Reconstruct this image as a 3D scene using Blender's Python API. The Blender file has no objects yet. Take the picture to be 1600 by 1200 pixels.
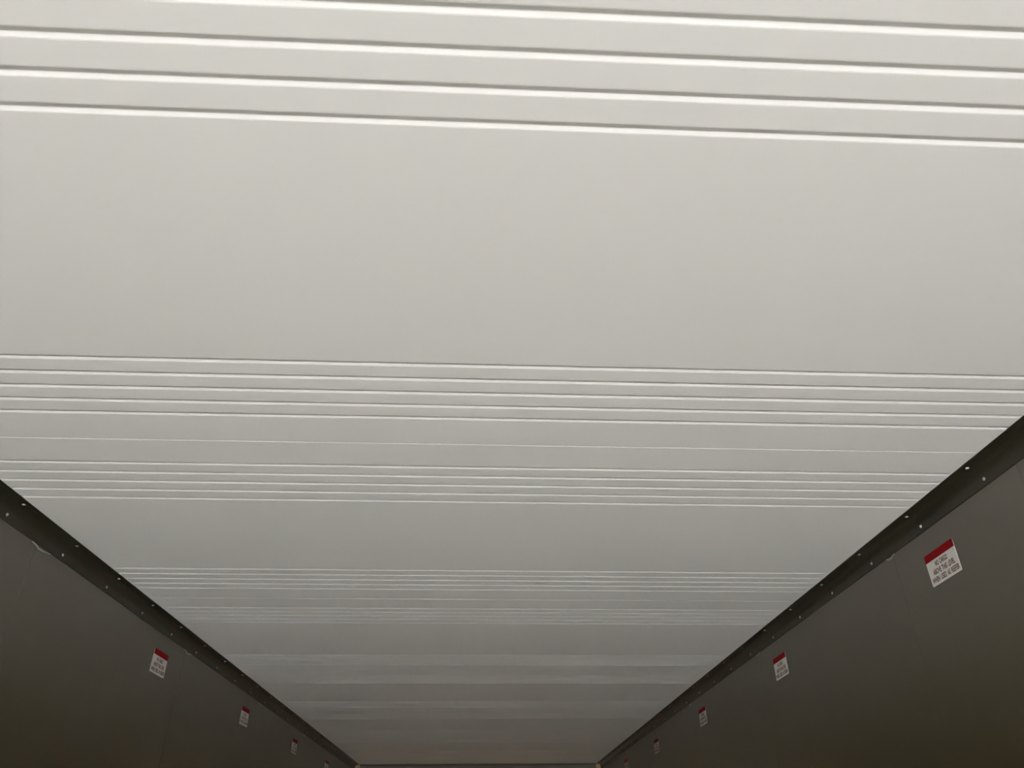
import bpy, bmesh, math, random
from mathutils import Vector, Matrix

random.seed(7)
S = bpy.context.scene
C = S.collection

# ------------------------------------------------------------------ camera
CAMZ = 1.75                 # phone held at eye height above the trailer floor
cam_data = bpy.data.cameras.new('camera')
cam = bpy.data.objects.new('camera', cam_data)
C.objects.link(cam)
cam.location = (0.0178, 0.0, CAMZ)
cam.rotation_euler = (2.14134765, 0.00948380, -0.05178103)
cam_data.sensor_width = 36.0
cam_data.lens = 1155.18 / 1600 * 36
cam_data.shift_x = -19.19 / 1600
cam_data.clip_start = 0.02
cam_data.clip_end = 500
S.camera = cam

# ------------------------------------------------------------------ sky
W = bpy.data.worlds.new('sky')
S.world = W
W.use_nodes = True
nt = W.node_tree
bg = nt.nodes['Background']
bg.inputs['Color'].default_value = (1.08, 0.97, 0.80, 1)     # thin even haze all round
bg.inputs['Strength'].default_value = 2.0

# high sun behind the trailer: it shines in through the open rear doors onto the floor
sun_data = bpy.data.lights.new('sun', 'SUN')
sun_data.energy = 26.3
sun_data.color = (0.85, 0.955, 1.19)
sun_data.angle = math.radians(3)
sun = bpy.data.objects.new('sun', sun_data)
C.objects.link(sun)
SUN_EL, SUN_AZ = math.radians(57), math.radians(8)
sun.rotation_euler = Vector((math.sin(SUN_AZ) * math.cos(SUN_EL), math.cos(SUN_AZ) * math.cos(SUN_EL), -math.sin(SUN_EL))).to_track_quat('-Z', 'Y').to_euler()

S.view_settings.view_transform = 'Standard'
S.view_settings.look = 'None'
S.view_settings.gamma = 1.0
S.view_settings.use_curve_mapping = False
S.view_settings.exposure = 2.6

# ------------------------------------------------------------------ dimensions
CEIL = CAMZ + 0.80
HALF = 1.2304               # wall face to centre line
EDGE = 1.1810               # trim edge on the ceiling
LEG = HALF - EDGE
FRONT = 8.31                # bulkhead
REAR = -4.7                 # open doors
PITCH = 0.05104             # groove spacing
PERIOD = 1.2055             # roof sheet width
SEAM0 = 1.5064

# ------------------------------------------------------------------ materials
def mat(name, col, rough=0.5, spec=0.5, metal=0.0, mottled=0.0, mscale=2.0, bump=0.0, bscale=3.0):
    m = bpy.data.materials.new(name)
    m.use_nodes = True
    n = m.node_tree.nodes; l = m.node_tree.links
    b = n['Principled BSDF']
    b.inputs['Base Color'].default_value = (*col, 1)
    b.inputs['Roughness'].default_value = rough
    b.inputs['Specular IOR Level'].default_value = spec
    b.inputs['Metallic'].default_value = metal
    if mottled or bump:
        tc = n.new('ShaderNodeTexCoord')
        geo = n.new('ShaderNodeNewGeometry')
    if mottled:
        nz = n.new('ShaderNodeTexNoise')
        nz.inputs['Scale'].default_value = mscale
        nz.inputs['Detail'].default_value = 4
        l.new(geo.outputs['Position'], nz.inputs['Vector'])
        mx = n.new('ShaderNodeMix'); mx.data_type = 'RGBA'
        mx.inputs['A'].default_value = (*[c * (1 - mottled) for c in col], 1)
        mx.inputs['B'].default_value = (*[min(1, c * (1 + mottled)) for c in col], 1)
        l.new(nz.outputs['Fac'], mx.inputs['Factor'])
        l.new(mx.outputs['Result'], b.inputs['Base Color'])
    if bump:
        nb = n.new('ShaderNodeTexNoise')
        nb.inputs['Scale'].default_value = bscale
        nb.inputs['Detail'].default_value = 2
        l.new(geo.outputs['Position'], nb.inputs['Vector'])
        bp = n.new('ShaderNodeBump')
        bp.inputs['Strength'].default_value = 1.0
        bp.inputs['Distance'].default_value = bump
        l.new(nb.outputs['Fac'], bp.inputs['Height'])
        l.new(bp.outputs['Normal'], b.inputs['Normal'])
    return m

M_CEIL = mat('white_roof_liner', (0.82, 0.79, 0.715), 0.5, 0.25, mottled=0.012, mscale=1.6, bump=0.002, bscale=1.1)
M_WALL = mat('grey_wall_liner', (0.056, 0.044, 0.018), 0.28, 2.0, mottled=0.05, mscale=2.2, bump=0.004, bscale=2.0)
M_TRIM = mat('dark_trim', (0.027, 0.023, 0.012), 0.40, 0.6, mottled=0.12, mscale=6)
M_BACK = mat('foam_core', (0.35, 0.34, 0.30), 0.9, 0.1, mottled=0.05)
M_BULK = mat('white_bulkhead', (0.34, 0.29, 0.22), 0.7, 0.15, mottled=0.02)
M_BULKTINT = mat('bulkhead_bounce_tint', (0.36, 0.25, 0.13), 0.7, 0.1, mottled=0.05)  # unseen bulkhead face, dulled and warmed to set the bounce light
M_GREY = mat('shadow_grey_trim', (0.11, 0.095, 0.07), 0.6, 0.2, mottled=0.05)  # grey puts the recessed shadow above the bulkhead into the colour
M_FLOOR = mat('worn_aluminium_floor', (0.46, 0.435, 0.385), 0.8, 0.1, mottled=0.15, mscale=5)
M_GROUND = mat('concrete_yard', (0.42, 0.41, 0.39), 0.9, 0.2, mottled=0.1, mscale=0.7)
M_SCREW = mat('bright_screw', (0.55, 0.54, 0.50), 0.35, 0.5, metal=0.6, mottled=0.05, mscale=20)
M_SEAL = mat('pale_sealant', (0.45, 0.44, 0.40), 0.45, 0.5, mottled=0.08, mscale=30)
M_STICK = mat('white_vinyl', (0.70, 0.68, 0.62), 0.45, 0.4, mottled=0.02, mscale=10)
M_RED = mat('red_print', (0.25, 0.002, 0.006), 0.6, 0.12, mottled=0.05, mscale=15)
M_INK = mat('dark_red_ink', (0.09, 0.022, 0.022), 0.6, 0.15, mottled=0.05, mscale=20)

# ------------------------------------------------------------------ helpers
def obj(name, me, m=None, parent=None, loc=None):
    if isinstance(me, bmesh.types.BMesh):
        bm = me
        bmesh.ops.recalc_face_normals(bm, faces=bm.faces)
        me = bpy.data.meshes.new(name)
        bm.to_mesh(me); bm.free()
    o = bpy.data.objects.new(name, me)
    if m and not me.materials:
        me.materials.append(m)
    C.objects.link(o)
    if parent: o.parent = parent
    if loc: o.location = loc
    return o

def box(bm, x0, x1, y0, y1, z0, z1):
    v = [bm.verts.new(p) for p in ((x0,y0,z0),(x1,y0,z0),(x1,y1,z0),(x0,y1,z0),(x0,y0,z1),(x1,y0,z1),(x1,y1,z1),(x0,y1,z1))]
    for f in ((3,2,1,0),(4,5,6,7),(0,1,5,4),(1,2,6,5),(2,3,7,6),(3,0,4,7)):
        bm.faces.new([v[i] for i in f])

def sweep(bm, prof, a, b):
    """closed profile (list of (u, w)) swept between two frames: a, b map (u, w) to a point"""
    A = [bm.verts.new(a(*p)) for p in prof]
    B = [bm.verts.new(b(*p)) for p in prof]
    n = len(prof)
    for i in range(n):
        bm.faces.new((A[i], A[(i+1) % n], B[(i+1) % n], B[i]))
    bm.faces.new(A); bm.faces.new(B[::-1])

def struct(o, label=None, cat=None):
    o['kind'] = 'structure'
    if label: o['label'] = label
    if cat: o['category'] = cat
    return o

# ------------------------------------------------------------------ ground and floor
bm = bmesh.new(); box(bm, -40, 40, -60, 40, -1.5, -1.25)
struct(obj('ground', bm, M_GROUND), 'pale concrete yard outside the open trailer doors', 'ground')

bm = bmesh.new(); box(bm, -HALF, HALF, REAR, FRONT, -0.12, 0.0)
floor = struct(obj('floor', bm, M_FLOOR), 'grey ribbed metal trailer floor', 'floor')
bmf = bmesh.new(); box(bmf, -0.022, 0.022, REAR + 0.005, FRONT - 0.02, 0.0, 0.006)
bar_mesh = None
for i in range(38):
    x = -HALF + 0.05 + i * (2 * HALF - 0.10) / 37
    if bar_mesh is None:
        o = obj('floor_bar', bmf, M_FLOOR, floor); bar_mesh = o.data
    else:
        o = obj('floor_bar', bar_mesh, None, floor)
    o.location.x = x

# ------------------------------------------------------------------ ceiling
bm = bmesh.new(); box(bm, -HALF - 0.07, HALF + 0.07, REAR, FRONT + 0.07, CEIL + 0.008, CEIL + 0.09)
ceiling = struct(obj('ceiling', bm, M_BACK), 'white ribbed trailer ceiling of wide roof sheets', 'ceiling')

GW, GD = 0.0072, 0.0018     # half width and depth of a pressed groove
def panel_profile(y0, y1, s0):
    """underside profile (y, z) of a roof sheet from y0 to y1, s0 = its seam; V grooves pressed upwards"""
    A = 1.1850 - SEAM0 + PERIOD - 0.0015      # group ahead of the next seam
    B = 1.6270 - SEAM0 - 0.0015               # group behind this seam
    ys = [s0 + B + i * PITCH for i in range(5)] + [s0 + A + i * PITCH for i in range(5)]
    p = [(y0, 0.0007), (y0 + 0.0026, 0.0)]
    for y in ys:
        if y - GW < y0 + 0.01 or y + GW > y1 - 0.01: continue
        p += [(y - GW - 0.0012, 0.0), (y - GW + 0.0008, 0.0002), (y - 0.0012, GD - 0.0002), (y, GD), (y + 0.0012, GD - 0.0002), (y + GW - 0.0008, 0.0002), (y + GW + 0.0012, 0.0)]
    p += [(y1 - 0.0026, 0.0), (y1, 0.0007), (y1, 0.0075), (y0, 0.0075)]
    return p
full = None
for k in range(-7, 6):
    s0 = SEAM0 + k * PERIOD
    y0, y1 = max(s0, REAR + 0.002) + 0.0003, min(s0 + PERIOD, FRONT) - 0.0003
    if y1 - y0 < 0.05: continue
    if s0 >= REAR and s0 + PERIOD <= FRONT and full is not None:
        o = obj('ceiling_panel', full, None, ceiling)
        o.location.y = s0 - full_s0
        continue
    bm = bmesh.new()
    sweep(bm, panel_profile(y0, y1, s0), lambda y, z: (-HALF + 0.002, y, CEIL + z), lambda y, z: (HALF - 0.002, y, CEIL + z))
    o = obj('ceiling_panel', bm, M_CEIL, ceiling)
    if s0 >= REAR and s0 + PERIOD <= FRONT:
        full, full_s0 = o.data, s0

# ------------------------------------------------------------------ walls
def wall(side):
    nm = 'left' if side < 0 else 'right'
    bm = bmesh.new()
    xs = sorted((side * (HALF + 0.004), side * (HALF + 0.07)))
    box(bm, xs[0], xs[1], REAR, FRONT + 0.07, -0.12, CEIL + 0.008)
    w = struct(obj('wall_' + nm, bm, M_BACK), 'dark olive grey lined side wall of the trailer on the ' + nm, 'wall')
    first = 2.045 if side < 0 else 2.068
    step = 1.247
    seams = [first + i * step for i in range(-4, 6)]
    seams = [REAR] + [s for s in seams if REAR + 0.1 < s < FRONT - 0.1] + [FRONT - 0.001]
    if side > 0:
        seams = sorted(seams + [1.465])
    for a, b in zip(seams[:-1], seams[1:]):
        # a liner sheet: chamfered edges, the far edge slips a millimetre under the next sheet
        bm = bmesh.new()
        prof = [(a + 0.0002, 0.004), (a + 0.0002, 0.0005), (a + 0.0009, 0.0), (b - 0.0009, 0.0), (b - 0.0002, 0.0005), (b - 0.0002, 0.004)]
        sweep(bm, prof, lambda y, d: (side * (HALF + d), y, 0.012), lambda y, d: (side * (HALF + d), y, CEIL - 0.001))
        obj('wall_panel', bm, M_WALL, w)
    return w
wall_l = wall(-1)
wall_r = wall(1)

bm = bmesh.new(); box(bm, -HALF, HALF, FRONT + 0.004, FRONT + 0.07, 0.0, CEIL + 0.008)
wf = struct(obj('wall_front', bm, M_BACK), 'pale bulkhead wall at the far end of the trailer', 'wall')
for i in range(2):
    bm = bmesh.new()
    box(bm, (-HALF + 0.001, 0.0008)[i], (-0.0008, HALF - 0.001)[i], FRONT, FRONT + 0.004, 0.012, CEIL - 0.001)
    obj('wall_panel', bm, M_BULKTINT, wf)  # panels carry the bounce tint, not the bulkhead's own white

# ------------------------------------------------------------------ coved trims where walls meet ceiling
T = 0.0025
def cove_profile(leg, flange, n=8):
    """(u, d): u = distance in from the wall face, d = distance down from the ceiling"""
    r = leg - flange
    inner = [(leg, 0.0002), (leg, T * 0.6), (leg - 0.0012, T)]
    c = r + T
    for i in range(n + 1):
        t = i / n * math.pi / 2
        inner.append((c - (c - T) * math.sin(t), c - (c - T) * math.cos(t)))
    inner += [(T, leg - 0.0012), (T * 0.6, leg), (0.0002, leg)]
    return inner + [(0.0002, 0.0002)]
screw_mesh = None
def dome():
    bm = bmesh.new()
    rings = []
    for k, (r, z) in enumerate(((0.0047, 0.0), (0.0047, 0.0007), (0.0040, 0.0018), (0.0026, 0.0027), (0.0010, 0.0026))):
        rings.append([bm.verts.new((r * math.cos(a * math.tau / 10), r * math.sin(a * math.tau / 10), z)) for a in range(10)])
    for A, B in zip(rings[:-1], rings[1:]):
        for i in range(10):
            bm.faces.new((A[i], A[(i+1) % 10], B[(i+1) % 10], B[i]))
    bm.faces.new(rings[0][::-1]); bm.faces.new(rings[-1])
    me = bpy.data.meshes.new('screw'); bmesh.ops.recalc_face_normals(bm, faces=bm.faces)
    bm.to_mesh(me); bm.free(); me.materials.append(M_SCREW)
    return me
screw_mesh = dome()

def tube(name, pts, r, m, parent, flat=1.0):
    bm = bmesh.new(); rings = []
    n = len(pts)
    for i, p in enumerate(pts):
        p = Vector(p)
        d = (Vector(pts[min(i+1, n-1)]) - Vector(pts[max(i-1, 0)])).normalized()
        a = d.cross(Vector((1, 0, 0))).normalized(); b = d.cross(a)
        rr = r * (0.35 if i in (0, n-1) else 0.8 + 0.4 * random.random())
        rings.append([bm.verts.new(p + a * rr * math.cos(t * math.tau / 8) + b * rr * flat * math.sin(t * math.tau / 8)) for t in range(8)])
    for A, B in zip(rings[:-1], rings[1:]):
        for i in range(8):
            bm.faces.new((A[i], A[(i+1) % 8], B[(i+1) % 8], B[i]))
    bm.faces.new(rings[0][::-1]); bm.faces.new(rings[-1])
    o = obj(name, bm, m, parent)
    for p in o.data.polygons: p.use_smooth = True
    return o

def side_trim(side):
    prof = cove_profile(LEG, 0.024)
    bm = bmesh.new()
    sweep(bm, prof, lambda u, d: (side * (HALF - u), REAR + 0.01, CEIL - d), lambda u, d: (side * (HALF - u), FRONT - 0.001, CEIL - d))
    nm = 'trim_1' if side < 0 else 'trim_2'
    t = struct(obj(nm, bm, M_TRIM), 'dark coved trim strip with two rows of screws along the %s wall top' % ('left' if side < 0 else 'right'), 'trim')
    for p in t.data.polygons: p.use_smooth = False
    y0 = 1.877 if side < 0 else 1.583
    y = y0 - 22 * 0.3065
    while y < FRONT - 0.05:
        if y > REAR + 0.05:
            s = obj('screw', screw_mesh, None, t)
            s.location = (side * (HALF - LEG + 0.0170), y, CEIL - T); s.rotation_euler = (math.pi, 0, random.random() * 3)
            s = obj('screw', screw_mesh, None, t)
            s.location = (side * (HALF - T), y - 0.004, CEIL - LEG + 0.0165)
            s.rotation_euler = (random.random() * 3, side * -math.pi / 2, 0)
            s.rotation_euler = (0, side * -math.pi / 2, 0)
        y += 0.3065
    # hand-laid beads of sealant where the wall sheets meet the trim
    first = 2.045 if side < 0 else 2.068
    for i in range(-2, 5):
        yb = first + i * 1.247
        if not (REAR + 0.2 < yb < FRONT - 0.3): continue
        w = (0.055 if side < 0 else 0.028) * (1 if i in (0, 1) else 0.7)
        pts = []
        for j in range(9):
            f = j / 8
            yy = yb - w * 0.5 + f * w * 1.9
            zz = CEIL - LEG - 0.0012 - 0.006 * math.sin(math.pi * f) * (0.5 + 0.9 * (f > 0.3)) * (0.6 + 0.5 * random.random())
            pts.append((side * (HALF - 0.0012), yy, zz))
        tube('sealant_bead', pts, 0.0026 if side < 0 else 0.0022, M_SEAL, t, 0.6)
    return t
side_trim(-1)
side_trim(1)

# bulkhead: shadow-grey coved strip, added header board, pale corner strip on either side
bm = bmesh.new()
sweep(bm, cove_profile(0.042, 0.020), lambda u, d: (-HALF + LEG + 0.001, FRONT - u, CEIL - d), lambda u, d: (HALF - LEG - 0.001, FRONT - u, CEIL - d))
struct(obj('trim_3', bm, M_GREY), 'grey strip painted as the shadow line along the top of the far bulkhead', 'trim')  # dark cove colour stands for the shadow gap under the ceiling
bm = bmesh.new(); box(bm, -HALF + 0.06, HALF - 0.06, FRONT - 0.006, FRONT - 0.0005, CEIL - 0.20, CEIL - 0.0425)
struct(obj('trim_6', bm, M_BULK), 'added pale header board across the top of the far bulkhead', 'trim')  # board added so the visible top stays pale over the dulled bulkhead
for i, side in enumerate((-1, 1)):
    bm = bmesh.new()
    prof = [(0.0, 0.0), (0.055, 0.0), (0.055, 0.002), (0.012, 0.006), (0.006, 0.012), (0.0, 0.05)]
    z1 = CEIL - LEG - 0.001
    sweep(bm, prof, lambda u, d: (side * (HALF - 0.0005 - u), FRONT - 0.0005 - d, 0.01), lambda u, d: (side * (HALF - 0.0005 - u), FRONT - 0.0005 - d, z1))
    struct(obj('trim_%d' % (4 + i), bm, M_BULK), 'pale upright corner strip of the bulkhead on the ' + ('left', 'right')[i], 'trim')

# ------------------------------------------------------------------ warning stickers
def rounded_rect(w, h, r, n=4):
    pts = []
    for cx, cy, a0 in ((w/2 - r, h/2 - r, 0), (-w/2 + r, h/2 - r, 90), (-w/2 + r, -h/2 + r, 180), (w/2 - r, -h/2 + r, 270)):
        for i in range(n + 1):
            a = math.radians(a0 + 90 * i / n)
            pts.append((cx + r * math.cos(a), cy + r * math.sin(a)))
    return pts
def extrude(pts, z0, z1):
    bm = bmesh.new()
    sweep(bm, pts, lambda x, y: (x, y, z0), lambda x, y: (x, y, z1))
    return bm
LW, LH, RED = 0.143, 0.0845, 0.0205
def text_mesh(body, width, height):
    cu = bpy.data.curves.new('lettering', 'FONT')
    cu.body = body; cu.align_x = 'CENTER'; cu.align_y = 'CENTER'; cu.size = 1.0; cu.space_word = 1.5; cu.extrude = 0.0; cu.offset = 0.022
    cu.resolution_u = 3
    o = bpy.data.objects.new('lettering', cu); C.objects.link(o)
    bpy.context.view_layer.update()
    me = bpy.data.meshes.new_from_object(o.evaluated_get(bpy.context.evaluated_depsgraph_get()))
    bpy.data.objects.remove(o); bpy.data.curves.remove(cu)
    xs = [v.co.x for v in me.vertices]; ys = [v.co.y for v in me.vertices]
    cx, cy = (min(xs) + max(xs)) / 2, (min(ys) + max(ys)) / 2
    sx, sy = width / (max(xs) - min(xs)), height / (max(ys) - min(ys))
    for v in me.vertices:
        v.co = ((v.co.x - cx) * sx, (v.co.y - cy) * sy, 0)
    bm = bmesh.new(); bm.from_mesh(me)
    r = bmesh.ops.extrude_face_region(bm, geom=bm.faces[:])
    for g in r['geom']:
        if isinstance(g, bmesh.types.BMVert): g.co.z += 0.00012
    bmesh.ops.recalc_face_normals(bm, faces=bm.faces)
    bm.to_mesh(me); bm.free()
    me.materials.clear(); me.materials.append(M_INK)
    me.name = 'lettering'
    return me
WH = LH - RED
LINES = []
for body, u0, u1, v in (('NO CARGO', 0.285, 0.705, 0.19), ('ABOVE THIS LEVEL', 0.145, 0.885, 0.49), ('WHEN USED AS REEFER', 0.045, 0.965, 0.79)):
    LINES.append((text_mesh(body, (u1 - u0) * LW, 0.0142), ((u0 + u1) / 2 - 0.5) * LW, LH / 2 - RED - v * WH))
back_bm = extrude(rounded_rect(LW, LH, 0.003), 0.0, 0.0005)
# red band: the upper strip of the same rounded outline
outline = [p for p in rounded_rect(LW, LH, 0.003) if p[1] > 0]
band_bm = extrude([(LW/2, LH/2 - RED)] + outline + [(-LW/2, LH/2 - RED)], 0.0005, 0.0007)
def to_me(bm, name, m):
    me = bpy.data.meshes.new(name); bmesh.ops.recalc_face_normals(bm, faces=bm.faces); bm.to_mesh(me); bm.free(); me.materials.append(m); return me
BACKING, BAND = to_me(back_bm, 'backing', M_STICK), to_me(band_bm, 'red_band', M_RED)

def sticker(side, y, z, tilt, label):
    e = bpy.data.objects.new('warning_sticker', None); C.objects.link(e)
    e.empty_display_size = 0.05
    # local x = reading direction, y = up, z = out of the wall
    X = Vector((0, side * -1.0, 0)); Yv = Vector((0, 0, 1)); Z = X.cross(Yv)
    Rm = Matrix((X, Yv, Z)).transposed().to_4x4() @ Matrix.Rotation(math.radians(tilt), 4, 'Z')
    e.matrix_world = Matrix.Translation((side * HALF, y, z)) @ Rm
    e['label'] = label; e['category'] = 'sticker'; e['group'] = 'red and white cargo level stickers on the walls'
    obj('backing', BACKING, None, e)
    obj('red_band', BAND, None, e)
    for me, x, yy in LINES:
        obj('lettering', me, None, e, (x, yy, 0.0005))
    return e
ZL = CAMZ + 0.6485
sticker(1, 1.847, ZL, 0.8, 'largest red and white NO CARGO sticker, nearest on the right wall')
sticker(1, 3.097, ZL, 0.8, 'red and white warning sticker on the right wall, second nearest of its row')
sticker(1, 4.342, ZL - 0.002, 0.8, 'red and white warning sticker on the right wall, third nearest of its row')
sticker(1, 5.598, ZL - 0.003, 0.0, 'small red and white sticker on the right wall, second from the bulkhead')
sticker(1, 6.840, ZL - 0.003, 0.0, 'tiny red and white sticker cut off by the frame, right wall nearest the bulkhead')
sticker(-1, 3.057, ZL, 0.0, 'largest red and white warning sticker on the left wall')
sticker(-1, 4.299, ZL - 0.005, 0.5, 'red and white warning sticker on the left wall, second nearest of its row')
sticker(-1, 5.547, ZL - 0.003, 0.0, 'small red and white sticker on the left wall, second from the bulkhead')
sticker(-1, 6.790, ZL - 0.008, 0.0, 'tiny red and white sticker cut off by the frame, left wall nearest the bulkhead')
